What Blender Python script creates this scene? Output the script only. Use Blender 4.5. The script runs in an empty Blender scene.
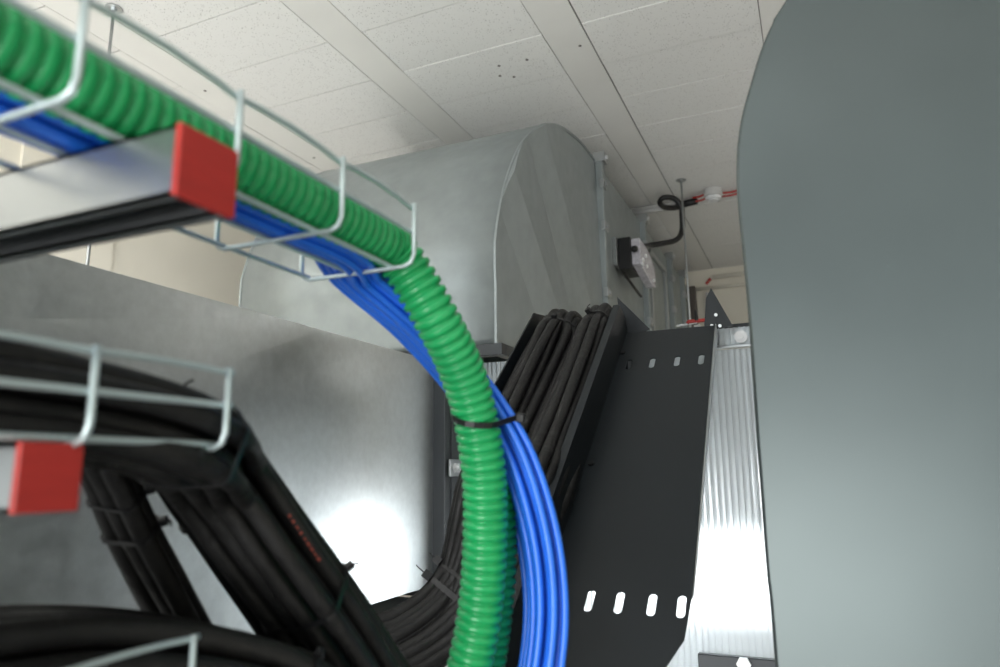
import bpy, bmesh, math, random
from mathutils import Vector, Matrix
random.seed(7)
C = bpy.context.scene.collection
# ---------------------------------------------------------------- frame of the room
# X across the room, Y along the ducts, Z up; the camera stands at the origin, the floor is 1.5 m below it
RX = Vector((0.9142927, 0.08719661, 0.39555735))
RY = Vector((0.40490429, -0.17018633, -0.89838139))
RZ = Vector((-0.01101736, 0.98154641, -0.1909064))
F = 710.0; CX, CY = 500.0, 333.5
FLOOR, CEIL = -1.5, 1.6
def ray(px, py):
    c = Vector((px - CX, -(py - CY), -F)); return Vector((RX.dot(c), RY.dot(c), RZ.dot(c)))
def onX(px, py, X): r = ray(px, py); return r * (X / r.x)
def onY(px, py, Y): r = ray(px, py); return r * (Y / r.y)
def onZ(px, py, Z): r = ray(px, py); return r * (Z / r.z)
def W(px, py, d): return ray(px, py) * (d / F)
def smooth_path(pts, n=12):
    """Catmull-Rom through the points"""
    P = [Vector(p) for p in pts]; P = [P[0]*2 - P[1]] + P + [P[-1]*2 - P[-2]]
    out = []
    for i in range(1, len(P) - 2):
        for k in range(n):
            t = k / n; a, b, c, d = P[i-1], P[i], P[i+1], P[i+2]
            out.append(0.5*((2*b) + (c-a)*t + (2*a-5*b+4*c-d)*t*t + (3*b-a-3*c+d)*t**3))
    out.append(P[-2]); return out
def resample(path, step):
    L = [0]
    for i in range(1, len(path)): L.append(L[-1] + (path[i]-path[i-1]).length)
    n = max(2, int(L[-1]/step)); out = []; j = 0
    for k in range(n+1):
        s = L[-1]*k/n
        while j < len(L)-2 and L[j+1] < s: j += 1
        t = (s-L[j])/max(1e-9, L[j+1]-L[j]); out.append(path[j].lerp(path[j+1], min(1, max(0, t))))
    return out
def frames(path, up=Vector((0, 0, 1))):
    fr = []; u = None
    for i, p in enumerate(path):
        t = (path[min(i+1, len(path)-1)] - path[max(i-1, 0)]).normalized()
        if u is None:
            u = t.cross(up)
            if u.length < .01: u = t.cross(Vector((1, 0, 0)))
        u = (u - t*u.dot(t)).normalized()
        fr.append((t, u, t.cross(u).normalized()))
    return fr
# ---------------------------------------------------------------- materials
MATS = {}
def mat(name, base=(.5, .5, .5), rough=.5, metal=0.0, bump=None, vary=None, rvary=None, spec=None, emis=None, bdist=.002):
    m = bpy.data.materials.new(name); m.use_nodes = True; nt = m.node_tree; b = nt.nodes['Principled BSDF']
    b.inputs['Base Color'].default_value = (*base, 1); b.inputs['Roughness'].default_value = rough; b.inputs['Metallic'].default_value = metal
    if spec is not None: b.inputs['Specular IOR Level'].default_value = spec
    if emis: b.inputs['Emission Color'].default_value = (*emis[0], 1); b.inputs['Emission Strength'].default_value = emis[1]
    tc = nt.nodes.new('ShaderNodeTexCoord')
    def noise(scale, detail=4, stretch=None):
        n = nt.nodes.new('ShaderNodeTexNoise'); n.inputs['Scale'].default_value = scale; n.inputs['Detail'].default_value = detail
        if stretch:
            mp = nt.nodes.new('ShaderNodeMapping'); mp.inputs['Scale'].default_value = stretch
            nt.links.new(tc.outputs['Object'], mp.inputs['Vector']); nt.links.new(mp.outputs[0], n.inputs['Vector'])
        else: nt.links.new(tc.outputs['Object'], n.inputs['Vector'])
        return n
    if bump:
        n = noise(bump[0], 5, bump[2] if len(bump) > 2 else None); bp = nt.nodes.new('ShaderNodeBump'); bp.inputs['Strength'].default_value = bump[1]; bp.inputs['Distance'].default_value = bdist
        nt.links.new(n.outputs[0], bp.inputs['Height']); nt.links.new(bp.outputs[0], b.inputs['Normal'])
    if vary:
        n = noise(vary[0], 3, vary[2] if len(vary) > 2 else None); r = nt.nodes.new('ShaderNodeValToRGB')
        r.color_ramp.elements[0].position = .3; r.color_ramp.elements[1].position = .7
        r.color_ramp.elements[0].color = (*[c*(1-vary[1]) for c in base], 1); r.color_ramp.elements[1].color = (*[min(1, c*(1+vary[1])) for c in base], 1)
        nt.links.new(n.outputs[0], r.inputs[0]); nt.links.new(r.outputs[0], b.inputs['Base Color'])
    if rvary:
        n = noise(rvary[0], 4, rvary[2] if len(rvary) > 2 else None); mr = nt.nodes.new('ShaderNodeMapRange'); mr.inputs['From Min'].default_value = .3; mr.inputs['From Max'].default_value = .7
        mr.inputs['To Min'].default_value = rough-rvary[1]; mr.inputs['To Max'].default_value = rough+rvary[1]
        nt.links.new(n.outputs[0], mr.inputs[0]); nt.links.new(mr.outputs[0], b.inputs['Roughness'])
    MATS[name] = m; return m
galv = mat('galvanised_sheet', (.345, .38, .385), .5, .7, bump=(9, .12), vary=(14, .06), rvary=(25, .05))
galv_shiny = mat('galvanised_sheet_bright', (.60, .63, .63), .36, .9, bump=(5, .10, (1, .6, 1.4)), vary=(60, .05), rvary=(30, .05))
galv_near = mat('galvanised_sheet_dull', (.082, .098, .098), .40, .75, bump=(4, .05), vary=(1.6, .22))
zinc = mat('zinc_profile', (.46, .48, .49), .30, .9)
wire_m = mat('zinc_wire', (.60, .70, .71), .32, .55)
darksteel = mat('dark_profile', (.06, .065, .07), .4, .6)
rodm = mat('threaded_rod_steel', (.55, .57, .58), .4, 1.0, bump=(400, .6))
green = mat('green_plastic', (.011, .34, .10), .30, 0, vary=(30, .06))
blue = mat('blue_sheath', (.02, .17, .82), .34, 0, vary=(20, .08))
black = mat('black_rubber', (.0105, .0102, .0102), .5, 0, spec=.32, bump=(90, .55, (1, 1, 1)), vary=(40, .25), rvary=(30, .1), bdist=.003)
tie_m = mat('black_nylon', (.008, .008, .009), .38)
red = mat('red_plastic', (.42, .028, .022), .42, vary=(25, .08, (1, 1, 6)))
redprint = mat('red_print', (.25, .035, .02), .5)
ramp_m = mat('anthracite_powder_coat', (.012, .0155, .0185), .42, 0, spec=.3, bump=(900, .12), vary=(8, .06))
paint = mat('smooth_ceiling_paint', (.80, .795, .765), .7, 0, bump=(30, .1), vary=(3, .03))
wallp = mat('cream_wall_paint', (.84, .80, .70), .7, 0, bump=(40, .08), vary=(1.5, .02))
floorm = mat('grey_floor', (.36, .36, .36), .5, 0, vary=(3, .1))
white = mat('white_plastic', (.78, .79, .80), .35)
clearcase = mat('translucent_grey_plastic', (.55, .53, .58), .2, 0, vary=(60, .2))
hosem = mat('black_hose', (.008, .008, .009), .35, 0, bump=(200, .4))
brownpipe = mat('grey_brown_pipe', (.10, .085, .075), .5)
brass = mat('bright_screw', (.80, .82, .83), .3, .5)
pipem = mat('pale_grey_pipe', (.55, .55, .54), .45)
lampface = mat('lamp_diffuser', (1, 1, 1), .5, emis=((.93, .97, 1.0), 13))
tube_l = mat('added_light_tube', (1, 1, 1), .5, emis=((1.0, .985, .96), 20))  # glow of the added, unseen room lights
# panels of the ceiling: fine pits in white mineral board
panel = bpy.data.materials.new('pitted_ceiling_board'); panel.use_nodes = True
nt = panel.node_tree; b = nt.nodes['Principled BSDF']; b.inputs['Roughness'].default_value = .85
tc = nt.nodes.new('ShaderNodeTexCoord'); v = nt.nodes.new('ShaderNodeTexVoronoi'); v.inputs['Scale'].default_value = 120; v.inputs['Randomness'].default_value = 1
n2 = nt.nodes.new('ShaderNodeTexNoise'); n2.inputs['Scale'].default_value = 32; n2.inputs['Detail'].default_value = 5
r1 = nt.nodes.new('ShaderNodeValToRGB'); r1.color_ramp.elements[0].position = .10; r1.color_ramp.elements[1].position = .26
r1.color_ramp.elements[0].color = (0, 0, 0, 1); r1.color_ramp.elements[1].color = (1, 1, 1, 1)
r2 = nt.nodes.new('ShaderNodeValToRGB'); r2.color_ramp.elements[0].position = .46; r2.color_ramp.elements[1].position = .56
mx = nt.nodes.new('ShaderNodeMath'); mx.operation = 'MAXIMUM'
mixc = nt.nodes.new('ShaderNodeMix'); mixc.data_type = 'RGBA'; mixc.inputs[6].default_value = (.34, .33, .31, 1); mixc.inputs[7].default_value = (.82, .82, .80, 1)
bp = nt.nodes.new('ShaderNodeBump'); bp.inputs['Strength'].default_value = .5; bp.inputs['Distance'].default_value = .003
L = nt.links.new
L(tc.outputs['Object'], v.inputs['Vector']); L(tc.outputs['Object'], n2.inputs['Vector']); L(v.outputs['Distance'], r1.inputs[0]); L(n2.outputs[0], r2.inputs[0])
L(r1.outputs[0], mx.inputs[0]); L(r2.outputs[0], mx.inputs[1]); L(mx.outputs[0], mixc.inputs[0]); L(mixc.outputs[2], b.inputs['Base Color']); L(mx.outputs[0], bp.inputs['Height']); L(bp.outputs[0], b.inputs['Normal'])
# ribbed polycarbonate: clear, faintly milky, glossy
poly = bpy.data.materials.new('ribbed_polycarbonate'); poly.use_nodes = True; nt = poly.node_tree
for n in list(nt.nodes):
    if n.type != 'OUTPUT_MATERIAL': nt.nodes.remove(n)
out = [n for n in nt.nodes if n.type == 'OUTPUT_MATERIAL'][0]
tr = nt.nodes.new('ShaderNodeBsdfTransparent'); tr.inputs[0].default_value = (.93, .96, .97, 1)
tl = nt.nodes.new('ShaderNodeBsdfTranslucent'); tl.inputs[0].default_value = (.9, .94, .96, 1)
gl = nt.nodes.new('ShaderNodeBsdfGlossy'); gl.inputs['Roughness'].default_value = .12; gl.inputs[0].default_value = (.9, .93, .95, 1)
df = nt.nodes.new('ShaderNodeBsdfDiffuse'); df.inputs[0].default_value = (.75, .78, .8, 1)
rf = nt.nodes.new('ShaderNodeBsdfRefraction'); rf.inputs['Roughness'].default_value = .5; rf.inputs['IOR'].default_value = 1.15; rf.inputs[0].default_value = (.93, .96, .97, 1)
m0 = nt.nodes.new('ShaderNodeMixShader'); m0.inputs[0].default_value = .9
nt.links.new(tr.outputs[0], m0.inputs[1]); nt.links.new(rf.outputs[0], m0.inputs[2])
m1 = nt.nodes.new('ShaderNodeMixShader'); m1.inputs[0].default_value = .5; m2 = nt.nodes.new('ShaderNodeMixShader'); m2.inputs[0].default_value = .18; m3 = nt.nodes.new('ShaderNodeMixShader'); m3.inputs[0].default_value = .12
nt.links.new(m0.outputs[0], m1.inputs[1]); nt.links.new(tl.outputs[0], m1.inputs[2]); nt.links.new(m1.outputs[0], m2.inputs[1]); nt.links.new(gl.outputs[0], m2.inputs[2])
nt.links.new(m2.outputs[0], m3.inputs[1]); nt.links.new(df.outputs[0], m3.inputs[2]); nt.links.new(m3.outputs[0], out.inputs[0])
webm = mat('polycarbonate_rib', (.45, .48, .50), .2, 0)
# ---------------------------------------------------------------- object helpers
def mesh_obj(name, verts, faces, m, parent=None, smooth=False, mats=None, fm=None, origin=None):
    vs = [Vector(v) for v in verts]
    if origin is None:
        lo = Vector((min(v[i] for v in vs) for i in range(3))); hi = Vector((max(v[i] for v in vs) for i in range(3)))
        origin = Vector(((lo.x+hi.x)/2, (lo.y+hi.y)/2, lo.z))
    me = bpy.data.meshes.new(name); me.from_pydata([v-origin for v in vs], [], faces)
    for mm in (mats or [m]): me.materials.append(mm)
    if fm: me.polygons.foreach_set('material_index', fm)
    if smooth: me.polygons.foreach_set('use_smooth', [True]*len(me.polygons))
    me.update()
    o = bpy.data.objects.new(name, me); C.objects.link(o)
    if parent is not None:
        o.parent = parent; o.location = origin - wloc(parent)
    else: o.location = origin
    return o
def wloc(o):
    l = Vector(o.location)
    while o.parent: o = o.parent; l += Vector(o.location)
    return l
def thing(name, label, cat, loc, group=None):
    o = bpy.data.objects.new(name, None); C.objects.link(o); o.location = loc; o.empty_display_size = .05
    return tag(o, label, cat, group)
def tag(o, label, cat, group=None):
    o['label'] = label; o['category'] = cat
    if group: o['group'] = group
    return o
def struct(o): o['kind'] = 'structure'; return o
class MB:
    def __init__(s): s.v = []; s.f = []; s.m = []
    def add(s, v, f, mi=0):
        k = len(s.v); s.v += [Vector(p) for p in v]; s.f += [tuple(i+k for i in q) for q in f]; s.m += [mi]*len(f); return s
    def box(s, lo, hi, mi=0, bev=0):
        x0, y0, z0 = lo; x1, y1, z1 = hi
        return s.hexa([(x0,y0,z0),(x1,y0,z0),(x1,y1,z0),(x0,y1,z0),(x0,y0,z1),(x1,y0,z1),(x1,y1,z1),(x0,y1,z1)], mi)
    def hexa(s, p, mi=0):
        return s.add(p, [(0,3,2,1),(4,5,6,7),(0,1,5,4),(1,2,6,5),(2,3,7,6),(3,0,4,7)], mi)
    def tube(s, path, r, n=10, caps=True, radii=None, mi=0, up=Vector((0,0,1))):
        fr = frames(path, up); k = len(s.v); N = len(path)
        for i, p in enumerate(path):
            t, u, w = fr[i]; rr = radii[i] if radii else r
            for j in range(n):
                a = 2*math.pi*j/n; s.v.append(p + u*math.cos(a)*rr + w*math.sin(a)*rr)
        for i in range(N-1):
            for j in range(n):
                s.f.append((k+i*n+j, k+i*n+(j+1)%n, k+(i+1)*n+(j+1)%n, k+(i+1)*n+j)); s.m.append(mi)
        if caps:
            s.f.append(tuple(k+j for j in range(n))[::-1]); s.m.append(mi); s.f.append(tuple(k+(N-1)*n+j for j in range(n))); s.m.append(mi)
        return s
    def disc(s, c, axis, r, h, n=20, mi=0):
        axis = Vector(axis).normalized(); c = Vector(c); return s.tube([c, c+axis*h], r, n, mi=mi, up=Vector((0,0,1)) if abs(axis.z) < .9 else Vector((1,0,0)))
    def prism(s, poly_, ex, mi=0):
        n = len(poly_); ex = Vector(ex); v = [Vector(p) for p in poly_] + [Vector(p)+ex for p in poly_]
        f = [tuple(range(n)), tuple(range(2*n-1, n-1, -1))] + [(i, i+n, (i+1)%n+n, (i+1)%n) for i in range(n)]
        return s.add(v, f, mi)
    def build(s, name, m, parent=None, smooth=False, mats=None, bevel=0, origin=None, auto=None):
        o = mesh_obj(name, s.v, s.f, m, parent, smooth, mats, s.m if mats else None, origin)
        bm = bmesh.new(); bm.from_mesh(o.data); bmesh.ops.recalc_face_normals(bm, faces=bm.faces); bm.to_mesh(o.data); bm.free()
        if bevel:
            b = o.modifiers.new('b', 'BEVEL'); b.width = bevel; b.segments = 2; b.limit_method = 'ANGLE'
        return o
V = Vector
# ---------------------------------------------------------------- the setting
H = CEIL
mb = MB(); mb.box((-3.3, -2.6, CEIL+.006), (2.6, 5.8, CEIL+.12), 2)
strips = [-2.385+.47*i for i in range(11)]   # left edge of each plain strip, in ceiling heights
for i, s0 in enumerate(strips):
    x0, x1 = s0*H, (s0+.094)*H
    if x0 > 2.5: break
    y = -2.6 + .3*(i % 3)
    mb.box((x0+.0015, -2.6, CEIL), (x1-.0015, 5.8, CEIL+.021), 1)
    nx = min((s0+.47)*H, 2.6)
    px0 = x1
    for k in range(-22, 12):
        a = (1.59+.182*k)*H; b_ = a+.182*H
        if a > 5.8: break
        b_ = min(b_, 5.8); dz = random.uniform(-.0015, .0015); g = random.choice([.0016, .0022, .0028, .0036])
        if a < -2.6: continue
        gx = .0042 if abs(s0+.495) < .01 else .0022
        mb.box((px0+gx, a+g, CEIL+dz), (nx-.0018, b_-g, CEIL+.0205), 0 if s0 > -1.5 else 1)
for px, py in [(205, 91), (314, 158), (499, 66), (527, 60), (500, 76), (514, 77), (580, 46)]:
    p = onZ(px, py, CEIL-.0022); mb.disc((p.x, p.y, CEIL-.0022), (0, 0, 1), .006, .001, 10, 2)
seam = mat('ceiling_gap_dark', (.10, .09, .08), .9)
ceil = struct(mb.build('ceiling', None, mats=[panel, paint, seam]))
struct(MB().box((-3.3, -2.6, FLOOR-.1), (2.6, 5.9, FLOOR)).build('floor', floorm))
struct(MB().box((-3.4, -2.6, FLOOR), (-3.3, 5.9, CEIL+.12)).build('wall_left', wallp))
struct(MB().box((2.6, -2.6, FLOOR), (2.7, 5.9, CEIL+.12)).build('wall_right', wallp))
struct(MB().box((-3.3, 5.8, FLOOR), (2.6, 5.9, CEIL+.12)).build('wall_back', wallp))
# wall column edge seen left (a shallow pilaster)
pc = onX(112, 255, -3.28)
struct(MB().box((-3.3, pc.y-.5, FLOOR), (-3.28, pc.y, CEIL-.001)).build('trim_1', wallp))
# ---------------------------------------------------------------- big duct with round elbow
XC, XL = -.85, -1.86
prof_px = [(497,345),(494,300),(494,282),(495,248),(501,203),(509,172),(521,144),(535,129),(547,123.5),(563,127),(580,143),(591,155)]
prof = [onX(px, py, XC) for px, py in prof_px]
prof = [V((0, p.y, p.z)) for p in prof]
prof[0].y = prof[1].y = 1.905; prof[2].y = 1.906
prof[-1] = V((0, 3.085, 1.452)); prof[-2] = V((0, 2.86, 1.446))
arc = smooth_path(prof, 6)
arc = [V((0, max(p.y, 1.903), p.z)) for p in arc]
elbow = thing('ventilation_duct_elbow', 'large grey sheet metal duct bend with round top under the ceiling', 'duct', (XC-.5, 2.4, arc[0].z))
inner = smooth_path([V((0, 2.86, .36)), V((0, 2.88, .46)), V((0, 2.96, .53)), V((0, 3.085, .56))], 5)
# outer sheet
mb = MB(); n = len(arc)
NX = 5
v_ = []
for p in arc:
    for j in range(NX): v_.append((XL+(XC-XL)*j/(NX-1), p.y, p.z))
mb.add(v_, [(i*NX+j, i*NX+j+1, (i+1)*NX+j+1, (i+1)*NX+j) for i in range(n-1) for j in range(NX-1)])
o = mb.build('curved_sheet', galv, elbow, smooth=True); md = o.modifiers.new('s', 'SOLIDIFY'); md.thickness = .003
# seam rim along the cheek edges
for nm, xx in (('seam_rim', XC), ('seam_rim', XL)):
    mb = MB(); rimp = [V((xx, p.y, p.z)) for p in arc]; fr = frames(rimp)
    a = []
    for i, p in enumerate(rimp):
        t = fr[i][0]; nrm = V((0, -t.z, t.y)) ; nrm = nrm if nrm.dot(V((0, -1, 1))) > 0 else -nrm
        a += [p + V((-.006, 0, 0)) + nrm*.002, p + V((.001, 0, 0)) + nrm*.001, p + V((.002, 0, 0)) - nrm*.010, p + V((-.010, 0, 0)) - nrm*.010]
    mb.add(a, [(i*4+j, i*4+(j+1)%4, (i+1)*4+(j+1)%4, (i+1)*4+j) for i in range(n-1) for j in range(4)])
    mb.build(nm, galv, elbow)
# cheeks: creased stiffening folds
def lineYZ(p, q): a = onX(*p, XC); b = onX(*q, XC); return (a.y, a.z, b.y, b.z)
def cr(x, y): return (480+x/2.9, 110+y/2.9)
folds = [lineYZ(cr(62, 290), cr(155, 565)), lineYZ(cr(90, 190), cr(210, 565)), lineYZ(cr(150, 110), cr(262, 565)), lineYZ(cr(205, 160), cr(310, 565))]
def side(l, y, z): return ((l[2]-l[0])*(z-l[1]) - (l[3]-l[1])*(y-l[0])) / math.hypot(l[2]-l[0], l[3]-l[1])
def cheek_off(y, z):
    d = [side(l, y, z) for l in folds]       # positive above the line
    # folds 0-1 and 2-3 bound bands that stand proud with a tilt
    h = .028
    if d[0] < 0: return 0
    if d[1] < 0: return h*(d[0])/(d[0]-d[1])
    if d[2] < 0: return h*(1-(d[1])/(d[1]-d[2]))
    if d[3] < 0: return h*(d[2])/(d[2]-d[3])
    return h*max(0, 1-d[3]/.35)
def cheek(xx, sgn):
    bm = bmesh.new()
    outl = [(p.y+.001, p.z-.001) for p in arc] + [(p.y, p.z) for p in inner[::-1]]
    f = bm.faces.new([bm.verts.new((0, y, z)) for y, z in outl])
    bmesh.ops.inset_region(bm, faces=[f], thickness=.03, use_boundary=True, use_even_offset=True)
    for l in folds:
        no = V((0, -(l[3]-l[1]), (l[2]-l[0])))
        bmesh.ops.bisect_plane(bm, geom=bm.verts[:]+bm.edges[:]+bm.faces[:], plane_co=V((0, l[0], l[1])), plane_no=no)
    bmesh.ops.triangulate(bm, faces=bm.faces[:])
    for q in bm.verts: q.co.x = xx + sgn*((0 if q.is_boundary else cheek_off(q.co.y, q.co.z)*.8) - .004)
    me = [q.co.copy() for q in bm.verts]; bm.verts.index_update(); fs = [tuple(q.index for q in f.verts) for f in bm.faces]; bm.free()
    mesh_obj('cheek_plate', me, fs, galv, elbow)
cheek(XC, 1); cheek(XL, -1)
mb = MB(); v_ = []
for p in inner: v_ += [(XL, p.y, p.z), (XC, p.y, p.z)]
mb.add(v_, [(2*i, 2*i+1, 2*i+3, 2*i+2) for i in range(len(inner)-1)]); mb.build('inner_sheet', galv, elbow, smooth=True)
z0 = arc[0].z
mb = MB()
for lo, hi in [((XL-.03, 1.875, z0-.035), (XC+.03, 1.905, z0)), ((XL-.03, 2.86, z0-.035), (XC+.03, 2.89, z0)), ((XL-.03, 1.905, z0-.035), (XL, 2.86, z0)), ((XC, 1.905, z0-.035), (XC+.03, 2.86, z0))]: mb.box(lo, hi)
mb.build('bottom_flange', darksteel, elbow, bevel=.002)
def flange(parent, y, zb, zt, clip_z=(), m=galv):
    mb = MB(); w = .018
    for dy in (-.021, .001):
        mb.box((XC-.002, y+dy, zb-.02), (XC+.032, y+dy+.020, zt+.03)); mb.box((XL-.032, y+dy, zb-.02), (XL+.002, y+dy+.020, zt+.03))
        mb.box((XL, y+dy, zt-.002), (XC, y+dy+.020, zt+.03)); mb.box((XL, y+dy, zb-.03), (XC, y+dy+.020, zb+.002))
    fl = mb.build('flange', m, parent, bevel=.002)
    for z in clip_z:
        k = MB(); k.box((XC+.016, y-.030, z-.022), (XC+.038, y+.030, z+.022)); k.box((XC+.038, y-.012, z-.010), (XC+.046, y+.012, z+.010)); k.build('flange_clip', zinc, fl, bevel=.003)
    k = MB(); k.box((XC-.01, y-.030, zt-.012), (XC+.045, y+.030, zt+.038)); k.build('corner_bracket', zinc, fl, bevel=.003)
    k = MB(); k.disc((XC+.045, y, zt+.013), (1, 0, 0), .012, .010, 6); k.build('bolt', brass, fl)
ZB, ZT = .56, 1.45
flange(elbow, 3.10, ZB, ZT, (1.33, 1.12, .80))
secs = [(3.125, 4.02), (4.05, 4.85), (4.88, 5.35), (5.38, 5.78)]
seclab = ['first straight grey duct section behind the bend, carrying the damper motor', 'second straight grey duct section with a framed hatch behind the first flange',
          'third straight grey duct section farther along the ceiling', 'last straight grey duct section by the back wall']
for i, (a, b_) in enumerate(secs):
    d = thing('ventilation_duct', seclab[i], 'duct', (XC-.5, (a+b_)/2, ZB), 'straight ventilation duct sections')
    mb = MB(); mb.box((XL, a, ZB), (XC, b_, ZT))
    mb.build('duct_body', galv, d, bevel=.004)
    if i < 3: flange(d, b_, ZB, ZT, (1.30, 1.08, .84))
    if i == 1:
        k = MB(); y0, y1, za, zb = 4.17, 4.68, .66, 1.33
        for lo, hi in [((XC, y0, za), (XC+.02, y0+.03, zb)), ((XC, y1-.03, za), (XC+.02, y1, zb)), ((XC, y0, zb-.03), (XC+.02, y1, zb)), ((XC, y0, za), (XC+.02, y1, za+.03))]: k.box(lo, hi)
        k.build('hatch_frame', zinc, d, bevel=.003)
# ---------------------------------------------------------------- low duct left: long bright face
low = thing('ventilation_duct', 'long shiny low sheet metal duct along the left with a light glare on its face', 'duct', (-1.45, 1.0, -.31))
zt, zb = .318, -.305
ys = [-.6, .2, .62, 1.03, 1.226, 1.471, 1.79]; xo = [0, .001, -.002, .002, -.002, .002, 0]
mb = MB(); v_ = []
zs = [zb, zb+.03, zt-.10, zt-.02, zt]
for k, y in enumerate(ys):
    for j, z in enumerate(zs):
        v_.append((-1.0 + (xo[k] if j < 3 else 0) , y, z))
    v_.append((-1.95, y, zt)); v_.append((-1.95, y, zb))
m_ = 7
fs = [(k*m_+j, k*m_+(j+1)%m_, (k+1)*m_+(j+1)%m_, (k+1)*m_+j) for k in range(len(ys)-1) for j in range(m_)]
fs += [tuple(range(m_))[::-1], tuple((len(ys)-1)*m_+j for j in range(m_))]
mb.add(v_, fs); mb.build('duct_body', galv_shiny, low)
mb = MB()
mb.box((-1.02, 1.79, zb-.03), (-.962, 1.880, zt+.03)); mb.box((-1.99, 1.79, zb-.03), (-1.93, 1.832, zt+.03)); mb.box((-1.93, 1.79, zt-.002), (-1.02, 1.832, zt+.03)); mb.box((-1.93, 1.79, zb-.03), (-1.02, 1.832, zb+.002))
fl = mb.build('flange', darksteel, low, bevel=.002)
mb = MB(); mb.box((-.962, 1.825, zb-.03), (-.959, 1.832, zt+.03)); mb.build('flange_lip', darksteel, fl)
cl = thing('flange_clamp', 'small zinc screw clamp on the dark flange of the low duct', 'clamp', (-.945, 1.84, -.005))
mb = MB(); mb.box((-.959, 1.805, -.012), (-.952, 1.90, .036)); mb.box((-.952, 1.868, -.010), (-.925, 1.90, .034)); mb.build('clamp_body', zinc, cl, bevel=.002)
mb = MB(); mb.disc((-.953, 1.834, .012), (1, 0, 0), .015, .012, 6); mb.disc((-.953, 1.834, .012), (1, 0, 0), .009, .018, 12); mb.build('bolt', brass, cl)
# lip under the low duct (a support ledge with a fine wire)
mb = MB(); mb.box((-1.99, -.6, zb-.055), (-.93, 1.78, zb-.032)); led = mb.build('support_ledge', galv_shiny, bevel=.002)
tag(led, 'flat sheet metal ledge beneath the low shiny duct, black cables in front', 'ledge')
# ---------------------------------------------------------------- near duct, right
nd = thing('ventilation_duct_elbow', 'blurred grey sheet metal duct filling the right foreground', 'duct', (.6, 1.2, -1.0))
Y0 = .90; e_px = [(785,0),(772,22),(760,50),(751,80),(743,108),(738,135),(736,165),(737,200),(743,260),(749,330),(755,420),(761,500),(766,570),(775,667)]
ep = [onY(px, py, Y0) for px, py in e_px]
ep = [V((p.x, 0, p.z)) for p in ep]
top = [V((1.5, 0, .95)), V((.85, 0, .95)), V((.55, 0, .935)), V((.30, 0, .87)), V((.15, 0, .77))]
edge = smooth_path(top + ep + [V((-.068, 0, -.75)), V((-.068, 0, -1.0))], 5)
mb = MB(); ol = [V((p.x, Y0, p.z)) for p in edge] + [V((1.5, Y0, -1.0))]
mb.prism(ol, (0, .0, 0)) if False else None
edge = edge[::-1]
def ring(off, y):
    r_ = []
    for i, p in enumerate(edge):
        t = (edge[min(i+1, len(edge)-1)] - edge[max(i-1, 0)]).normalized(); nrm = V((t.z, 0, -t.x))
        r_.append(V((p.x, y, p.z)) + nrm*off)
    return r_
sg = 1 if (ring(.01, 0)[3].x > edge[3].x) else -1
rows = [ring(.004*sg, Y0), ring(.0012*sg, Y0+.0012), ring(0, Y0+.004), ring(0, Y0+.7)]
v_ = [p for r_ in rows for p in r_]; n = len(edge)
mb = MB(); mb.add(v_, [(i*n+j, i*n+j+1, (i+1)*n+j+1, (i+1)*n+j) for i in range(len(rows)-1) for j in range(n-1)])
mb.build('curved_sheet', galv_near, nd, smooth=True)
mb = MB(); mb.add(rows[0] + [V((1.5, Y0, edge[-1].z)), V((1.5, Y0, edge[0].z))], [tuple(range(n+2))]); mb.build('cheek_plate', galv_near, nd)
# ---------------------------------------------------------------- cable ramp
SL = .85; ang = math.atan(SL); ca, sa = math.cos(ang), math.sin(ang)
def rp(x, s, h=0): # point on the ramp: s along the slope from Y=1.6, h above the plate
    return V((x, 1.6 + s*ca - h*sa, .254 + s*sa + h*ca))
def s_of(y): return (y-1.6)/ca
ramp = thing('cable_ramp', 'dark anthracite slotted metal cable chute sloping up in the middle', 'cable chute', (-.4, 1.3, -.5))
def stadium(cx_, cy_, w, l, n=8):
    pts = []
    for k in range(n+1): a = math.pi*k/n; pts.append((cx_+w/2*math.cos(a), cy_+l/2-w/2+w/2*math.sin(a)))
    for k in range(n+1): a = math.pi+math.pi*k/n; pts.append((cx_+w/2*math.cos(a), cy_-l/2+w/2+w/2*math.sin(a)))
    return pts
def plate_holes(name, outline, holes, th, m, parent):
    cu = bpy.data.curves.new(name, 'CURVE'); cu.dimensions = '2D'; cu.fill_mode = 'BOTH'; cu.extrude = th/2
    for pts in [outline] + holes:
        sp = cu.splines.new('POLY'); sp.points.add(len(pts)-1); sp.use_cyclic_u = True
        for q, (a, b2) in zip(sp.points, pts): q.co = (a, b2, 0, 1)
    t = bpy.data.objects.new('t', cu); C.objects.link(t); dg = bpy.context.evaluated_depsgraph_get(); me = bpy.data.meshes.new_from_object(t.evaluated_get(dg))
    vs = [rp(q.co.x, q.co.y, q.co.z) for q in me.vertices]; fs = [tuple(p.vertices) for p in me.polygons]
    bpy.data.objects.remove(t)
    return mesh_obj(name, vs, fs, m, parent)
sT, sB = s_of(1.685), s_of(1.578), 
sTop, sRow1, sRow2, sEnd = s_of(1.688), s_of(1.577), s_of(1.076), s_of(.55)
XR, XM, XLf = -.200, -.405, -.62
holes = [stadium(x, sRow1, .0125, .040) for x in (-.376, -.323, -.268, -.216)] + [stadium(x, sRow2, .0125, .040) for x in (-.332, -.287, -.239, -.197)]
holes = [h for h in holes]
outline = [(XM, sEnd), (-.26, sEnd), (-.232, s_of(.96)), (-.188, s_of(1.035)), (-.184, s_of(1.09)), (XR+.004, sTop), (XM, sTop)]
plate_holes('cover_plate', outline, holes, .002, ramp_m, ramp)
sBay = s_of(1.27)
plate_holes('bay_plate', [(XLf, sBay), (XM-.002, sBay), (XM-.002, sTop), (XLf, sTop)], [], .002, ramp_m, ramp)
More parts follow.
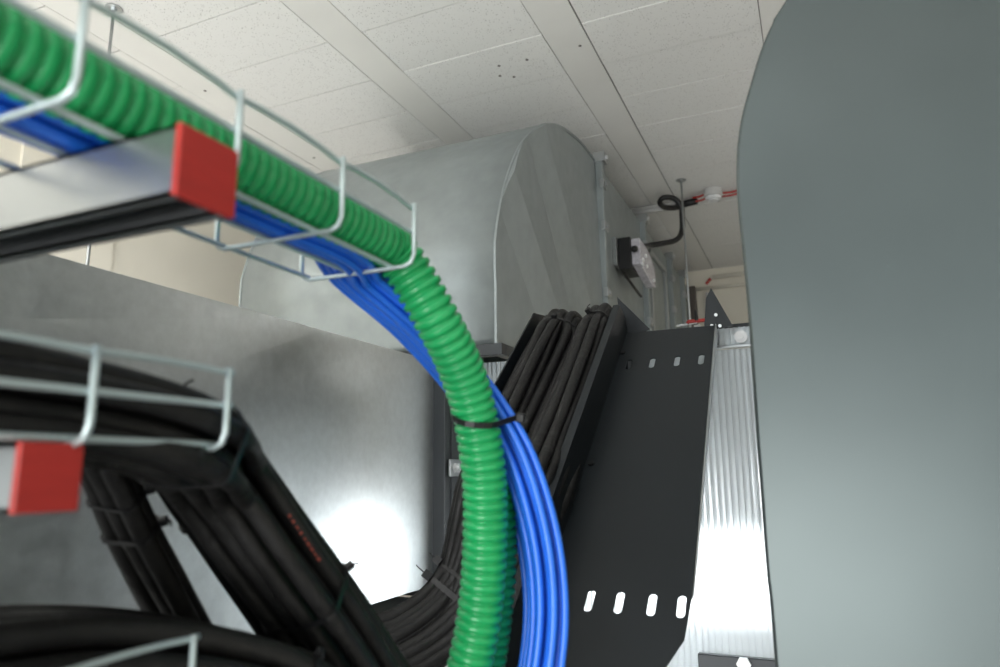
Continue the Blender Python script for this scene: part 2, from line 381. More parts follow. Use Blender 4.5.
def side_panel(x, th, hh, s0, s1, cut=.05):
    o_ = [rp(x, s0, -.003), rp(x, s1, -.003), rp(x, s1, hh*.45), rp(x, s1-cut, hh), rp(x, s0, hh)]
    return MB().prism(o_, (th, 0, 0)).build('side_panel', ramp_m, ramp, bevel=.0008)
side_panel(XLf-.004, .004, .088, sBay, sTop+.06, .07)
side_panel(XM-.004, .004, .078, sEnd, sTop+.02, .02)
# returned lips of the chute sides
MB().prism([rp(XM-.016, sEnd, .078), rp(XM-.016, sTop, .078), rp(XM, sTop, .078), rp(XM, sEnd, .078)], (rp(0, 0, .003)-rp(0, 0, 0))).build('edge_lip', ramp_m, ramp)
MB().prism([rp(XR+.002, s_of(1.09), -.03), rp(XR+.006, sTop, -.03), rp(XR+.006, sTop, .004), rp(XR+.018, s_of(1.09), .004)], (.002, 0, 0)).build('edge_lip', zinc, ramp)
# top fold and rear side
topE = rp(0, sTop)
MB().box((XM, topE.y-.002, topE.z-.03), (XR, topE.y+.10, topE.z)).build('top_fold', ramp_m, ramp, bevel=.002)
MB().box((XLf, topE.y, topE.z-.09), (XM, topE.y+.10, topE.z-.06)).build('top_fold', ramp_m, ramp, bevel=.002)
fin = [onY(617, 297, 1.7), onY(650, 329, 1.7), onY(640, 334, 1.7), onY(622, 334, 1.7)]
MB().prism(fin, (0, .003, 0)).build('gusset', ramp_m, ramp)
fin = [onY(711, 288, 1.7), onY(718, 300, 1.7), onY(733, 326, 1.7), onY(704, 330, 1.7), onY(706, 298, 1.7)]
MB().prism(fin, (0, .003, 0)).build('gusset', ramp_m, ramp)
for px, py in [(716, 315), (712, 326), (720, 326)]:
    p = onY(px, py, 1.697); MB().disc(p, (0, -1, 0), .004, .004, 8).build('bright_screw', brass, ramp)
for y, x in ((1.315, -.394), (1.617, -.398), (1.10, -.392)):
    p = rp(x, s_of(y), .001); nrm = rp(0, 0, 1)-rp(0, 0, 0); MB().disc(p, nrm, .0065, .004, 10).build('screw', tie_m, ramp)
# ---------------------------------------------------------------- polycarbonate sheets
def ribbed(name, x0, x1, y, za, zb_, label, frame=True, pitch=.0145):
    t = thing(name, label, 'translucent sheet', ((x0+x1)/2, y, za))
    mb = MB(); n = int((x1-x0)/pitch)
    # front and back skins bowed slightly between webs
    for sgn, yy in ((-1, y), (1, y+.010)):
        v_ = []; q = 5
        for i in range(n*q+1):
            u = (i % q)/q; x = x0+pitch*i/q; dy = sgn*.0011*math.sin(math.pi*u)
            v_ += [(x, yy+dy, za), (x, yy+dy, zb_)]
        mb.add(v_, [(2*i, 2*i+2, 2*i+3, 2*i+1) for i in range(n*q)])
    for i in range(n+1):
        x = x0+pitch*i; mb.add([(x, y, za), (x, y+.010, za), (x, y+.010, zb_), (x, y, zb_)], [(0, 1, 2, 3)], 1)
    mb.build('ribbed_sheet', None, t, mats=[poly, webm])
    return t
ps = ribbed('polycarbonate_sheet', -.66, .40, 1.78, -.60, .285, 'clear ribbed plastic sheet right of the dark chute, glowing with light from behind')
MB().box((-.39, 1.772, .288), (.40, 1.794, .294)).build('top_strip', zinc, ps, bevel=.001)
MB().box((-.292, 1.76, -.50), (.40, 1.779, -.412)).build('bottom_rail', darksteel, ps, bevel=.002)
MB().box((-.215, 1.775, .338), (.40, 1.80, .346)).build('top_rail', ramp_m, ps, bevel=.001)
mb = MB()
for i in range(12):
    x = -.200+i*.012; mb.box((x, 1.778, .295), (x+.0035, 1.782, .338))
mb.build('clear_strip_ribs', poly, ps)
MB().box((-.39, 1.784, .292), (.40, 1.787, .340)).build('clear_strip', poly, ps)
p = onY(741, 337, 1.775); k = MB(); k.disc(p, (0, -1, 0), .015, .006, 24); k.disc(p+V((0, -.006, 0)), (0, -1, 0), .0075, .004, 6); k.build('washer_screw', white, ps)
p = onY(744, 664, 1.758); MB().disc(p, (0, -1, 0), .016, .008, 6).build('hex_screw', brass, ps)
# small sheet between the ducts
ps2 = ribbed('polycarbonate_sheet', -1.10, -.75, 1.935, -.6, .325, 'narrow ribbed plastic sheet below the round duct bend, behind the blue cables')
# ---------------------------------------------------------------- work lamp behind the sheet
LX, LY, LZ = -.40, 2.30, -.31
lamp = thing('work_lamp', 'bright flat work lamp shining behind the ribbed plastic sheet', 'lamp', (LX, LY, FLOOR))
MB().box((LX-.27, LY, LZ-.15), (LX+.27, LY+.05, LZ+.15)).build('lamp_housing', darksteel, lamp, bevel=.01)
MB().box((LX-.25, LY-.008, LZ-.13), (LX+.25, LY-.001, LZ+.13)).build('lamp_diffuser', lampface, lamp)
MB().tube([V((LX, LY+.03, LZ-.16)), V((LX, LY+.03, FLOOR+.6))], .016, 12).build('pole', darksteel, lamp)
for k in range(3):
    a = k*2.094+.5; MB().tube([V((LX, LY+.03, FLOOR+.62)), V((LX+.45*math.cos(a), LY+.03+.45*math.sin(a), FLOOR+.01))], .011, 8).build('leg', darksteel, lamp)
# ---------------------------------------------------------------- unseen ceiling luminaires, added to light the room
for i, (x, y) in enumerate([(-2.65, .2), (-.2, -1.3)]):
    t = thing('added_ceiling_light', ['unseen long ceiling light added above the low duct', 'unseen long ceiling light added nearer the open side'][i], 'lamp', (x, y, CEIL-.07), 'added unseen ceiling lights')
    MB().box((x-.10, y-.62, CEIL-.05), (x+.10, y+.62, CEIL-.004)).build('lamp_housing', white, t, bevel=.006)
    for dx in (-.045, .045): MB().tube([V((x+dx, y-.6, CEIL-.07)), V((x+dx, y+.6, CEIL-.07))], .013, 12).build('lamp_tube', tube_l, t, smooth=True)
for x, y, z, lb in ((-2.75, 2.1, .22, 'added tube light on wall arms, hidden behind the low duct'), (1.25, 3.5, .75, 'added hanging tube light hidden behind the near duct on the right')):  # lamps added out of sight to brighten the ceiling and left wall
    t = thing('added_tube_light', lb, 'lamp', (x, y, z), 'added tube lights hidden behind the ducts')
    MB().box((x-.05, y-.62, z), (x+.05, y+.62, z+.05)).build('lamp_housing', white, t, bevel=.006)
    for dx in (-.085, .085): MB().tube([V((x+dx, y-.6, z+.03)), V((x+dx, y+.6, z+.03))], .015, 12).build('lamp_tube', tube_l, t, smooth=True)
    for dy in (-.5, .5):
        if x > 0: MB().tube([V((x, y+dy, z+.05)), V((x, y+dy, CEIL))], .003, 8).build('suspension_wire', rodm, t)
        else: MB().box((-3.3, y+dy-.015, z+.005), (x-.04, y+dy+.015, z+.03)).build('wall_arm', white, t)
# ---------------------------------------------------------------- wire baskets
def basket(label, Xs, z0, yend, ystart, width, ups, xs_bottom, hgt=.054, zm=.030):
    t = thing('wire_cable_tray', label, 'cable tray', (Xs-width/2, (ystart+yend)/2, z0), 'wire cable trays')
    r = .0023
    xl = Xs-width
    def lw(x, z, e=0, bow=0):
        pts = [V((x, ystart, z))]
        us = [u for u in ups if u > ystart] 
        for k, u in enumerate(us):
            if k: 
                for q in (.2, .5, .8): pts.append(V((x, us[k-1]+(u-us[k-1])*q, z + bow*(1-(2*q-1)**2))))
            pts.append(V((x, u, z)))
        pts.append(V((x, yend+.004+e, z)))
        MB().tube(pts, r, 8).build('long_wire', wire_m, t, smooth=True)
    for z in (z0+zm, z0+hgt): lw(Xs, z, 0, (.0036 if Xs > -.35 else .0012) if z > z0+zm else 0); lw(xl, z)
    for x in xs_bottom: lw(x, z0, -.006 if x < Xs-.05 else 0)
    for y in ups:
        zc = z0-.003; c = .010
        path = [V((Xs+.004, y, z0+hgt+.003)), V((Xs+.004, y, zc+c)), V((Xs+.001, y, zc+c*.3)), V((Xs-.006, y, zc)), V((xl+.006, y, zc)), V((xl-.001, y, zc+c*.3)), V((xl-.004, y, zc+c)), V((xl-.004, y, z0+hgt+.003))]
        MB().tube(path, r, 8, up=V((0, 1, 0))).build('cross_wire', wire_m, t, smooth=True)
    return t
basket('upper wire cable tray carrying the green conduits and blue cables', -.332, .192, .552, -.25, .122, [-.225, -.115, -.005, .105, .215, .325, .437, .548], [-.355, -.402, -.450])
basket('middle wire cable tray holding thick black cables above the left red cap', -.372, .021, .374, -.25, .20, [-.17, -.06, .05, .16, .27, .370], [-.385, -.44, -.50, -.56], .049, .026)
basket('lower wire cable tray at the bottom left corner of the frame', -.412, -.166, .397, -.25, .20, [-.17, -.05, .065, .185, .303, .393], [-.43, -.48, -.54, -.60])
# ---------------------------------------------------------------- support arms
frame = thing('tray_support_frame', 'steel channel frame with two red capped arms carrying the wire trays', 'support frame', (-.82, .267, FLOOR))
MB().box((-.846, .240, FLOOR), (-.801, .295, CEIL)).build('post', zinc, frame, bevel=.002)
def arm(xe, y0, y1, z0, z1):
    mb = MB(); th = .0022; xa, xb = -.80, xe-.002
    mb.box((xa, y0, z0), (xb, y0+th, z1)); mb.box((xa, y1-th, z0), (xb, y1, z1)); mb.box((xa, y0, z1-th), (xb, y1, z1))
    mb.box((xa, y0, z0), (xb, y0+.009, z0+th)); mb.box((xa, y1-.009, z0), (xb, y1, z0+th)); mb.box((xa, y0+.009-th, z0), (xb, y0+.009, z0+.007)); mb.box((xa, y1-.009, z0), (xb, y1-.009+th, z0+.007))
    ch = mb.build('arm', zinc, frame)
    c = MB(); e = .0008; c.box((xb-.0015, y0-e, z0-e), (xe+.001, y1+e, z1+e)); c.build('end_cap', red, ch, bevel=.0010)['label'] = 'red plastic end cap'
arm(-.302, .258, .299, .148, .1885)
arm(-.379, .241, .275, -.0180, .0175)
# ---------------------------------------------------------------- green conduits
def conduit(pts, r, pitch, label, phase=0):
    path = resample(smooth_path(pts, 14), pitch/8); n = len(path)
    prof8 = [0, .15, .9, 1, 1, 1, .9, .15]
    radii = [r*(.84+.16*prof8[(i+phase) % 8]) for i in range(n)]
    o = MB().tube(path, r, 32, radii=radii).build('corrugated_conduit', green, smooth=True); tag(o, label, 'conduit', 'green corrugated conduits'); return path
gA = [V((-.366, -.25, .219)), V((-.366, .0, .219)), V((-.366, .25, .219)), V((-.366, .42, .219)), V((-.366, .53, .218)), V((-.364, .575, .212)), W(436, 318, .71), W(467, 385, .735), W(483, 465, .745), W(485, 540, .745), W(480, 610, .74), W(467, 680, .73), W(450, 760, .72)]
pA = conduit(gA, .0238, .0104, 'front green corrugated conduit curving down from the upper tray')
gB = [V((-.420, -.25, .245)), V((-.420, .0, .245)), V((-.420, .25, .245)), V((-.418, .42, .245)), V((-.412, .55, .240)), W(425, 306, .80), W(462, 385, .81), W(490, 465, .80), W(498, 540, .80), W(494, 610, .79), W(482, 690, .78), W(462, 770, .74)]
pB = conduit(gB, .0215, .0104, 'second green corrugated conduit mostly hidden behind the front one', 4)
# ---------------------------------------------------------------- cable bundles
def bundle(ctr, offs, r, name, m, label, cat, group, step=.012, wob=.25, twist=0, n=10, spread=None, r_tail=None):
    base = resample(smooth_path(ctr, 10), step); N = len(base); res = []
    fr = frames(base)
    for k, (a, b_) in enumerate(offs):
        ph = random.uniform(0, 6.28); ph2 = random.uniform(0, 6.28); path = []
        for i, p in enumerate(base):
            t, u, w = fr[i]; f = i/(N-1); sp = spread(f) if spread else 1
            th = twist*f; ca_, sa_ = math.cos(th), math.sin(th)
            aa = (a*ca_-b_*sa_)*sp + wob*r*math.sin(f*7+ph); bb = (a*sa_+b_*ca_)*sp + wob*r*math.sin(f*9+ph2)
            path.append(p + u*aa + w*bb)
        o = MB().tube(path, r, n).build(name, m, smooth=True); tag(o, label, cat, group); res.append((o, path))
    return base, fr, res
def hexpack(n, r, squash=1.0):
    pts = []; k = 0
    for i in range(-5, 6):
        for j in range(-5, 6): pts.append(((i+.5*(j % 2))*2*r, j*1.732*r*squash))
    pts.sort(key=lambda p: p[0]**2+(p[1]/squash)**2); return pts[:n]
# blue network cables: in the tray left of the conduit, out over its end and down behind it
rb = .0041
cB = [V((-.410, -.25, .2095)), V((-.410, .05, .2095)), V((-.410, .28, .2095)), V((-.406, .42, .2085)), V((-.400, .52, .207)), W(356, 278, .73), W(412, 326, .77), W(466, 386, .80), W(507, 450, .80), W(532, 520, .785), W(543, 590, .77), W(540, 660, .755), W(522, 750, .74)]
offsB = [((-.5+i%2*.5 + i//2 - 3)*2*rb*1.0, 0) for i in range(1)]
offsB = [(x*2*rb*1.03, y*1.8*rb) for y, cnt in ((-1.0, 7), (0, 8), (1.0, 6)) for x in [j-(cnt-1)/2 for j in range(cnt)]]
bBlue = bundle(cB, offsB, rb, 'network_cable', blue, 'slim blue network cable among those hanging beside the green conduit', 'cable', 'blue network cables', wob=.3, twist=.7, n=8, spread=lambda f: 1.02+.45*min(1, max(0, (f-.5)/.28)))
# black power cables
lab = 'thick black power cable'
rA = .0086
# A: right part of the middle tray, big sweep down to the lower right
cA = [V((-.425, -.25, .050)), V((-.425, .0, .051)), V((-.424, .2, .049)), V((-.420, .31, .041)), V((-.414, .385, .024)), W(222, 478, .60), W(274, 552, .63), W(326, 622, .66), W(372, 690, .69), W(430, 770, .71)]
offA = [(x*2*rA, y*2*rA*.9) for x, y in [(x, y) for y in (-1.4, -.45, .5, 1.45) for x in ((-1.9, -.9, .1, 1.1) if y in (-1.4, .5) else (-1.4, -.4, .6, 1.6))]]
bA = bundle(cA, offA, rA, 'power_cable', black, lab+' in the widest bundle sweeping down from the middle tray', 'cable', 'black cables of the widest bundle', wob=.3, spread=lambda f: .84+.28*f)
# B: thinner cables left of it
rB2 = .0068
cBb = [V((-.50, -.25, .036)), V((-.50, .0, .036)), V((-.492, .16, .036)), V((-.485, .26, .030)), W(140, 440, .60), W(196, 500, .64), W(240, 562, .67), W(285, 628, .70), W(340, 715, .73)]
offB2 = [(x*2*rB2, y*2*rB2) for x, y in [(-1.5, 0), (-.5, .1), (.5, 0), (1.5, 0), (-1, -.9), (0, -.9), (1, -.9), (-.6, .9), (.5, .9)]]
bB = bundle(cBb, offB2, rB2, 'power_cable', black, lab+' in the middle drooping bundle left of the widest one', 'cable', 'black cables of the middle bundle', wob=.3, spread=lambda f: 1.05)
# C: leftmost drop with two ties
rC = .0086
cC = [V((-.555, -.25, .045)), V((-.555, .0, .045)), V((-.55, .12, .040)), W(62, 428, .54), W(100, 470, .57), W(127, 530, .60), W(158, 590, .63), W(196, 660, .67), W(250, 750, .71)]
offC = [(x*2*rC, y*2*rC) for x, y in [(-.95, .1), (0, 0), (.95, 0), (-.4, -.9), (.5, -.9)]]
bC = bundle(cC, offC, rC, 'power_cable', black, lab+' in the leftmost drooping bundle under the left red cap', 'cable', 'black cables of the leftmost bundle', wob=.3, spread=lambda f: .85)
# D: on the lower tray
rD = .0110
cD = [V((-.53, -.25, -.112)), V((-.53, .0, -.114)), V((-.528, .15, -.115)), V((-.522, .28, -.118)), V((-.51, .38, -.127)), V((-.475, .47, -.150)), V((-.44, .54, -.19)), V((-.42, .59, -.26)), V((-.41, .61, -.36))]
offD = [(x*2*rD, y*2*rD*.9) for y, xs in ((-1, (-2.5, -1.5, -.5, .5, 1.5, 2.5)), (0, (-3, -2, -1, 0, 1, 2, 3)), (.95, (-1.5, -.5, .5, 1.5))) for x in xs]
bD = bundle(cD, offD, rD, 'power_cable', black, lab+' lying in the lower wire tray at bottom left', 'cable', 'black cables in the lower tray', wob=.25)
# ramp cables: over the crest, down the chute, round to the left, behind the sweeping bundle
rR = .0117
def ramp_cable(x, h, k, lay, lab_, grp):
    j = lambda s=.006: random.uniform(-s, s)
    pts = []
    # k 0 (left) .. 1 (right): how far round the bend it runs
    if True:
        end = W(292+k*20, 700+lay*12+k*60, 1.10-.1*k); mid = W(340+k*10, 628+k*72+lay*6, 1.16-.09*k); b3 = W(398, 607+k*72+lay*7, 1.20-.08*k); b2 = W(440+k*26, 570+k*66+lay*4, 1.24-.07*k)
    pts = [end, mid, b3, b2]
    s1 = -.62+.05*(1-k); s2 = -.36
    pts += [rp(x+.010*(1-k), s1+.06, h+.015+j()), rp(x+j(.003), s2, h+.004+j()), rp(x+j(.003), -.12, h+j()), rp(x+j(.003), .03, h+.006+j())]
    # crest: the bunch gathers and arches over the top fold, dropping behind
    xm = -.566 if grp == 'L' else -.462
    xc = xm + (x-xm)*.82; hc = .030 + h*.55
    c = rp(xc, .075+j(.008), hc); hx_ = hc-.02
    pts += [c, c+V((j(.003), .034+hx_*.3, .020+hx_*.25)), c+V((.002+j(.004), .078+hx_*.7, .006+hx_*.15)), c+V((.005, .105+hx_*.9, -.055)), c+V((-.045, .11+hx_, -.17))]
    path = resample(smooth_path(pts, 10), .012)
    o = MB().tube(path, rR, 10).build('power_cable', black, smooth=True)
    tag(o, lab_, 'cable', 'black cables of the %s ramp bunch' % ('left' if grp == 'L' else 'right')); return path
LL = lab+' in the left bunch lying in the dark chute'; LR = lab+' in the right bunch lying in the dark chute'
rampL, rampR = [], []
for h, xs in ((.014, (-.604, -.580, -.556, -.532)), (.037, (-.606, -.584, -.560, -.536, -.514)), (.060, (-.598, -.575, -.551, -.528)), (.080, (-.580, -.557))):
    for i, x in enumerate(xs): rampL.append(ramp_cable(x, h, i*.11+random.uniform(0, .06), h/.023, LL, 'L'))
for h, xs in ((.014, (-.489, -.465, -.441, -.420)), (.037, (-.494, -.470, -.447, -.424)), (.060, (-.484, -.460, -.437)), (.079, (-.470, -.448))):
    for i, x in enumerate(xs): rampR.append(ramp_cable(x, h, .55+i*.12+random.uniform(0, .06), h/.023, LR, 'R'))
# faint red printing on one cable of the widest bundle
def cam_xy(p):
    c = V((p.dot(V((RX.x, RY.x, RZ.x))), p.dot(V((RX.y, RY.y, RZ.y))), p.dot(V((RX.z, RY.z, RZ.z))))); return CX+F*c.x/-c.z, CY-F*c.y/-c.z, -c.z
def print_on(B, px, py, n, r):
    best = None
    for o, path in B[2]:
        for i, p in enumerate(path):
            x, y, d = cam_xy(p)
            if math.hypot(x-px, y-py) < 10 and (best is None or d < best[0]): best = (d, o, path, i)
    if not best: return
    d, o, path, i = best; q = MB(); rnd = random.Random(3)
    for k in range(n):
        j = i-n//4+k//2; p = path[j].lerp(path[j+1], .5*(k % 2)); t = (path[j+1]-path[j]).normalized(); v2 = -p.normalized(); nr = (v2-t*v2.dot(t)).normalized(); w2 = t.cross(nr)
        L2 = rnd.uniform(.0012, .0022); hh = rnd.uniform(.0008, .0016)
        a = p+nr*(r+.0004); q.hexa([a-t*L2-w2*hh-nr*.0008, a+t*L2-w2*hh-nr*.0008, a+t*L2+w2*hh-nr*.0008, a-t*L2+w2*hh-nr*.0008, a-t*L2-w2*hh, a+t*L2-w2*hh, a+t*L2+w2*hh, a-t*L2+w2*hh])
    q.build('print', redprint, o)['label'] = 'faint red printing'
print_on(bA, 302, 545, 9, rA)
# ---------------------------------------------------------------- cable ties
def hull(pts):
    pts = sorted(set(pts)); 
    def half(ps):
        h = []
        for p in ps:
            while len(h) > 1 and (h[-1][0]-h[-2][0])*(p[1]-h[-2][1]) - (h[-1][1]-h[-2][1])*(p[0]-h[-2][0]) <= 0: h.pop()
            h.append(p)
        return h[:-1]
    return half(pts) + half(pts[::-1])
def tie(c, t, paths, r, label, head_dir, wd=.0045, th=.0016, hs=.006, radii=None, tail=1.0):
    """strap pulled tight round every path where the plane through c with normal t cuts it"""
    c = V(c); t = t.normalized(); u = t.cross(V((0, 0, 1))).normalized(); w = t.cross(u); P2 = []
    for k, path in enumerate(paths):
        rr = radii[k] if radii else r; best = None
        for a_, b_ in zip(path[:-1], path[1:]):
            da, db = (a_-c).dot(t), (b_-c).dot(t)
            if da*db <= 0 and da != db:
                q = a_.lerp(b_, da/(da-db))
                if best is None or (q-c).length < (best-c).length: best = q
        if best is None or (best-c).length > .16: continue
        x, y = (best-c).dot(u), (best-c).dot(w)
        P2 += [(x+(rr+.0006)*math.cos(k2*math.pi/8), y+(rr+.0006)*math.sin(k2*math.pi/8)) for k2 in range(16)]
    h = hull(P2); cx_ = sum(p[0] for p in h)/len(h); cy_ = sum(p[1] for p in h)/len(h)
    o = thing('cable_tie', label, 'cable tie', c + u*cx_ + w*cy_); v_ = []; n = len(h)
    for x, y in h:
        l = math.hypot(x-cx_, y-cy_); ox, oy = (x-cx_)/l*th, (y-cy_)/l*th
        for f, tt in ((0, -wd/2), (0, wd/2), (1, wd/2), (1, -wd/2)): v_.append(c + u*(x+ox*f) + w*(y+oy*f) + t*tt)
    f = [(i*4+j, i*4+(j+1) % 4, ((i+1) % n)*4+(j+1) % 4, ((i+1) % n)*4+j) for i in range(n) for j in range(4)]
    MB().add(v_, f).build('strap', tie_m, o)
    hd2 = head_dir; bi = max(range(n), key=lambda i: (u*(h[i][0]-cx_)+w*(h[i][1]-cy_)).dot(hd2))
    q = u*h[bi][0]+w*h[bi][1]; rd = (u*(h[bi][0]-cx_)+w*(h[bi][1]-cy_)).normalized(); tg = t.cross(rd); hc = c+q+rd*(th+hs*.4)
    k = MB(); p8 = []
    for sz in (-1, 1):
        for sx, sy in ((-1, -1), (1, -1), (1, 1), (-1, 1)): p8.append(hc + tg*sx*hs*.6 + t*sy*hs*.55 + rd*sz*hs*.6)
    k.hexa(p8); k.build('tie_head', tie_m, o, bevel=.0008)
    k = MB(); k.tube([hc+rd*hs*.4, hc+rd*hs*(.4+.6*tail)+tg*hs*.5*tail, hc+rd*hs*(.4+.8*tail)+tg*hs*1.5*tail], .0011, 6); k.build('tie_tail', tie_m, o)
    return o
def near_idx(base, px, py):
    best = None
    for i, p in enumerate(base):
        c = V((p.dot(V((RX.x, RY.x, RZ.x))), p.dot(V((RX.y, RY.y, RZ.y))), p.dot(V((RX.z, RY.z, RZ.z)))))
        if c.z > -.05: continue
        x = CX+F*c.x/-c.z; y = CY-F*c.y/-c.z; d = (x-px)**2+(y-py)**2
        if best is None or d < best[0]: best = (d, i)
    return best[1]
RIGHT = V((RX.x, RY.x, RZ.x)); UPV = V((RX.y, RY.y, RZ.y))
def tie_on(B, px, py, r, label, head=RIGHT, tilt=V((0, 0, 0)), **k):
    base, fr, res = B; i = near_idx(base, px, py); t, u, w = fr[i]; return tie(base[i], (t+tilt).normalized(), [p for o, p in res], r, label, head, **k)
tie_on(bA, 300, 605, rA, 'black cable tie around the widest bundle beside the light glare', RIGHT+UPV*.6)
tie_on(bA, 200, 425, rA, 'black cable tie around the bundle at the end of the middle tray', UPV)
tie_on(bB, 190, 520, rB2, 'black cable tie around the middle drooping bundle', UPV+RIGHT*.3)
tie_on(bC, 112, 500, rC, 'upper of two black cable ties on the leftmost bundle', RIGHT+UPV, wd=.003)
tie_on(bC, 127, 535, rC, 'lower of two black cable ties on the leftmost bundle', RIGHT+UPV)
tie_on(bD, 290, 650, rD, 'black cable tie around the cables past the lower tray end', UPV)
# tie round green conduit and blue cables
i = near_idx(pA, 474, 420); t = (pA[i+1]-pA[i-1]).normalized()
tie(pA[i], (t - RIGHT*.30).normalized(), [pA, pB]+[p for o, p in bBlue[2]], .0226, 'black cable tie round the green conduit and blue cables', RIGHT+UPV*.3, wd=.006, hs=.008, radii=[.0238, .0215]+[rb]*60)
sl = rp(0, 1, 0)-rp(0, 0, 0)
tie(rp(-.560, .070, .045), sl, rampL, rR, 'black cable tie around the left bunch at the chute crest', UPV, wd=.006, hs=.010)
tie(rp(-.460, .085, .050), sl, rampR, rR, 'black cable tie around the right bunch at the chute crest', UPV-RIGHT*.7, wd=.006, hs=.010)
pc_ = rampL[2]; i = near_idx(pc_, 436, 585); t = (pc_[i+2]-pc_[i-2]).normalized()
tie(pc_[i], t, rampL, rR, 'black cable tie where the chute cables bend to the left', UPV-RIGHT, wd=.010, hs=.013, tail=1.8)
tie(pc_[i]+t*.03, t, rampL, rR, 'second black cable tie at the cable bend, nearer the chute', UPV, wd=.007, hs=.012)
# ---------------------------------------------------------------- ceiling rods, detector, pipes, hose
def rod(x, y, z1, label):
    t = thing('threaded_rod', label, 'rod', (x, y, z1), 'threaded hanging rods')
    MB().tube([V((x, y, z1)), V((x, y, CEIL))], .0055, 10).build('rod', rodm, t, smooth=True)
    MB().disc((x, y, CEIL-.004), (0, 0, 1), .028, .004, 20).build('washer', zinc, t)
    MB().disc((x, y, CEIL-.014), (0, 0, 1), .011, .010, 6).build('nut', zinc, t)
rod(-2.11, 1.485, .30, 'threaded rod hanging from the ceiling behind the green conduit')
rod(-.574, 3.856, .30, 'threaded rod hanging beside the black hose loop')
dt = thing('smoke_detector', 'round white smoke detector on the ceiling between red cables', 'detector', (-.425, 4.06, CEIL-.06))
MB().disc((-.43, 4.075, CEIL-.045), (0, 0, 1), .052, .045, 28).build('base', pipem, dt, bevel=.003)
k = MB(); k.disc((-.43, 4.075, CEIL-.062), (0, 0, 1), .044, .017, 28); k.disc((-.43, 4.075, CEIL-.072), (0, 0, 1), .030, .010, 24); k.build('sensor_head', white, dt, bevel=.003)
cp = MB(); cp.tube([V((-1.0, 4.20, CEIL-.017)), V((-.66, 4.20, CEIL-.021))], .019, 12); cp.tube([V((-1.0, 4.165, CEIL-.012)), V((-.66, 4.165, CEIL-.012))], .008, 10)
tag(cp.build('installation_pipe', pipem, smooth=True), 'pale pipe pair clipped to the ceiling above the ducts', 'pipe')
cs = MB(); cs.tube([V((-.66, 4.19, CEIL-.024)), V((-.535, 4.15, CEIL-.026))], .021, 14); tag(cs.build('hose_connector', hosem, smooth=True), 'short black connector sleeve beside the red detector cables', 'hose')
for dy, dz, a_, b2, lb in ((-.02, -.018, -.55, -.475, 'upper red cable left of the smoke detector'), (.012, -.030, -.55, -.465, 'lower red cable left of the smoke detector'), (.0, -.012, -.38, -.26, 'upper red cable right of the smoke detector'), (.02, -.024, -.39, -.26, 'lower red cable right of the smoke detector')):
    q = MB(); q.tube(smooth_path([V((a_, 4.13+dy, CEIL+dz)), V(((a_+b2)/2, 4.12+dy, CEIL+dz-.004)), V((b2, 4.10+dy, CEIL+dz))], 5), .006, 8); tag(q.build('red_cable', red, smooth=True), lb, 'cable')
hp = [V((-.845+.10, 3.75, 1.20)), W(645, 246, 3.95), W(662, 243.5, 4.05), W(676, 240, 4.12), W(682, 231, 4.15), W(682, 215, 4.15), W(681, 206, 4.15), W(674, 198.5, 4.15), W(664, 197.5, 4.15), W(659.5, 202, 4.17), W(664, 207, 4.22), W(674, 208, 4.26), onY(682, 205.5, 4.18), V((-.64, 4.18, CEIL-.026))]
hp[0] = onX(634, 249, -.74)
q = MB(); q.tube(resample(smooth_path(hp, 10), .02), .016, 12); tag(q.build('flexible_hose', hosem, smooth=True), 'black flexible hose looping from damper motor up to the ceiling', 'hose')
# damper motor on the duct side
dm = thing('damper_motor', 'small damper motor with clear grey cover on the duct side', 'motor', (-.80, 3.55, .98))
ya, yb, za, zb2 = 3.36, 3.52, .98, 1.145
MB().box((XC+.001, ya-.03, za+.02), (XC+.020, yb, zb2)).build('mounting_plate', zinc, dm, bevel=.002)
MB().box((XC+.020, ya, za), (XC+.085, yb+.03, zb2)).build('motor_body', hosem, dm, bevel=.006)
hx = XC+.085
MB().prism([V((hx, ya+.01, za+.02)), V((hx, ya+.01, zb2-.01)), V((hx, yb+.03, zb2-.015)), V((hx, yb+.20, za+.085)), V((hx, yb+.20, za-.02)), V((hx, yb+.14, za-.03))], (.045, 0, 0)).build('clear_cover', clearcase, dm, bevel=.006)
for y, z in ((3.41, 1.03), (3.48, 1.07), (3.50, 1.02), (3.66, .985), (3.40, 1.005)): MB().disc((hx+.045, y, z), (1, 0, 0), .010, .008, 12).build('cover_screw', white, dm)
MB().tube([V((XC+.03, 3.42, za)), V((XC+.05, 3.56, za-.05)), V((XC+.06, 3.66, za-.075))], .007, 8).build('lever', hosem, dm)
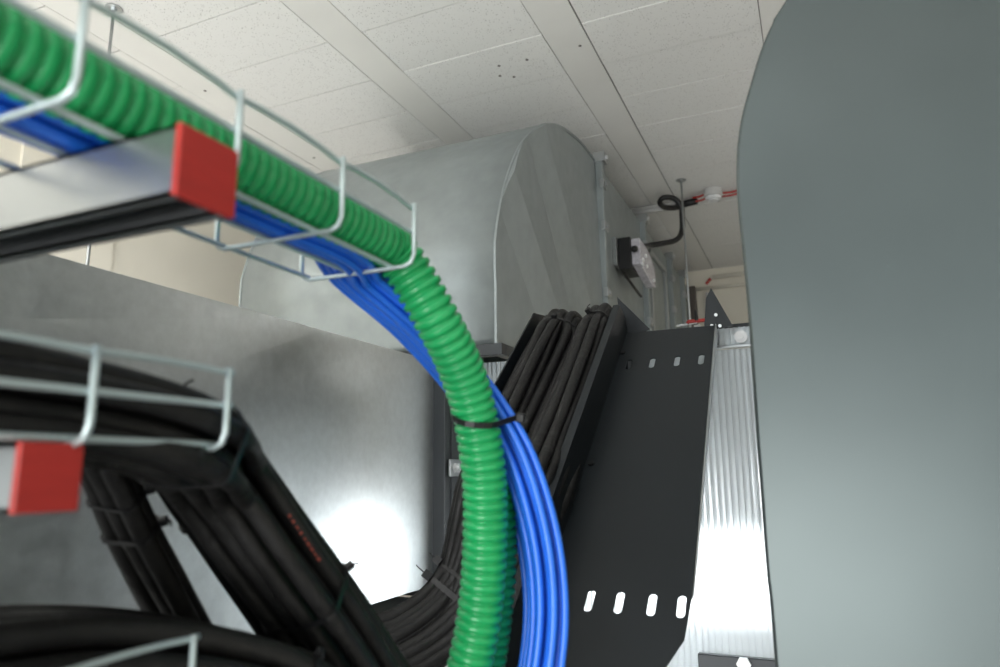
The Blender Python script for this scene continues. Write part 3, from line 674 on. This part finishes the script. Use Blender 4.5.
# far wall pipes and valve
y = 5.76
tag(MB().tube([V((-.66, y, 1.518)), V((.4, y, 1.518))], .018, 12).build('wall_pipe', wallp, smooth=True), 'upper cream pipe along the back wall under the ceiling', 'pipe')
tag(MB().tube([V((-.82, y, 1.432)), V((.4, y, 1.432))], .014, 12).build('wall_pipe', wallp, smooth=True), 'lower cream pipe along the back wall', 'pipe')
tag(MB().tube([onY(706, 284, 5.745), onY(710.5, 278.5, 5.745)], .012, 8).build('pipe_marker', red), 'tiny red marker beside the back wall pipes', 'marker')
tag(MB().box((-.835, 5.66, .6), (-.79, 5.74, 1.44)).build('wall_bracket', brownpipe), 'dark upright channel by the back wall behind the ducts', 'bracket')
tag(MB().box((-.72, 5.76, .6), (-.70, 5.799, 1.40)).build('wall_conduit', pipem), 'thin pale upright conduit on the back wall', 'conduit')
vl = thing('valve', 'red handled valve with white spindle behind the chute top', 'valve', onY(696, 325, 2.6))
q = MB(); c = onY(697, 322.5, 2.6); q.tube([c+V((-.035, 0, 0)), c+V((-.03, 0, .006)), c+V((.03, 0, .006)), c+V((.035, 0, 0))], .007, 10); q.build('valve_handle', red, vl, smooth=True)
q = MB(); q.tube([c, c+V((-.075, .02, -.002))], .0035, 8); q.build('valve_spindle', white, vl)
q = MB(); q.tube([c+V((.0, .0, .006)), c+V((-.004, .0, .045))], .006, 8, radii=[.009, .004]); q.build('valve_stem', hosem, vl)
MB().tube([V((c.x, c.y, c.z-.01)), V((c.x, c.y, FLOOR))], .012, 10).build('valve_pipe', pipem, vl, smooth=True)
# ---------------------------------------------------------------- camera
cam = bpy.data.cameras.new('camera'); co = bpy.data.objects.new('camera', cam); C.objects.link(co)
M = Matrix((RX, RY, RZ)).to_4x4(); co.matrix_world = M
cam.sensor_width = 36; cam.lens = 36*F/1000; cam.clip_start = .01
cam.dof.use_dof = True; cam.dof.focus_distance = 1.5; cam.dof.aperture_fstop = 4.5
sc = bpy.context.scene; sc.camera = co
# ---------------------------------------------------------------- light
w = bpy.data.worlds.new('room_light'); sc.world = w; w.use_nodes = True
bg = w.node_tree.nodes['Background']; bg.inputs[0].default_value = (.80, .90, .95, 1); bg.inputs[1].default_value = .95
def area(name, loc, target, sx, sy, e, col):
    l = bpy.data.lights.new(name, 'AREA'); l.shape = 'RECTANGLE'; l.size = sx; l.size_y = sy; l.energy = e; l.color = col
    o = bpy.data.objects.new(name, l); C.objects.link(o); o.location = loc; o.rotation_euler = (V(target)-V(loc)).to_track_quat('-Z', 'Y').to_euler(); return o
area('added_uplight', (-1.2, -2.3, -.5), (-.6, 1.2, 1.6), 3.4, 1.2, 170, (1.0, .99, .97))  # fill light added low behind the camera to lift the ceiling, no window there
sc.view_settings.view_transform = 'Standard'; sc.view_settings.look = 'None'; sc.view_settings.gamma = 1; sc.view_settings.use_curve_mapping = False; sc.view_settings.exposure = 0
sc.cycles.use_denoising = True
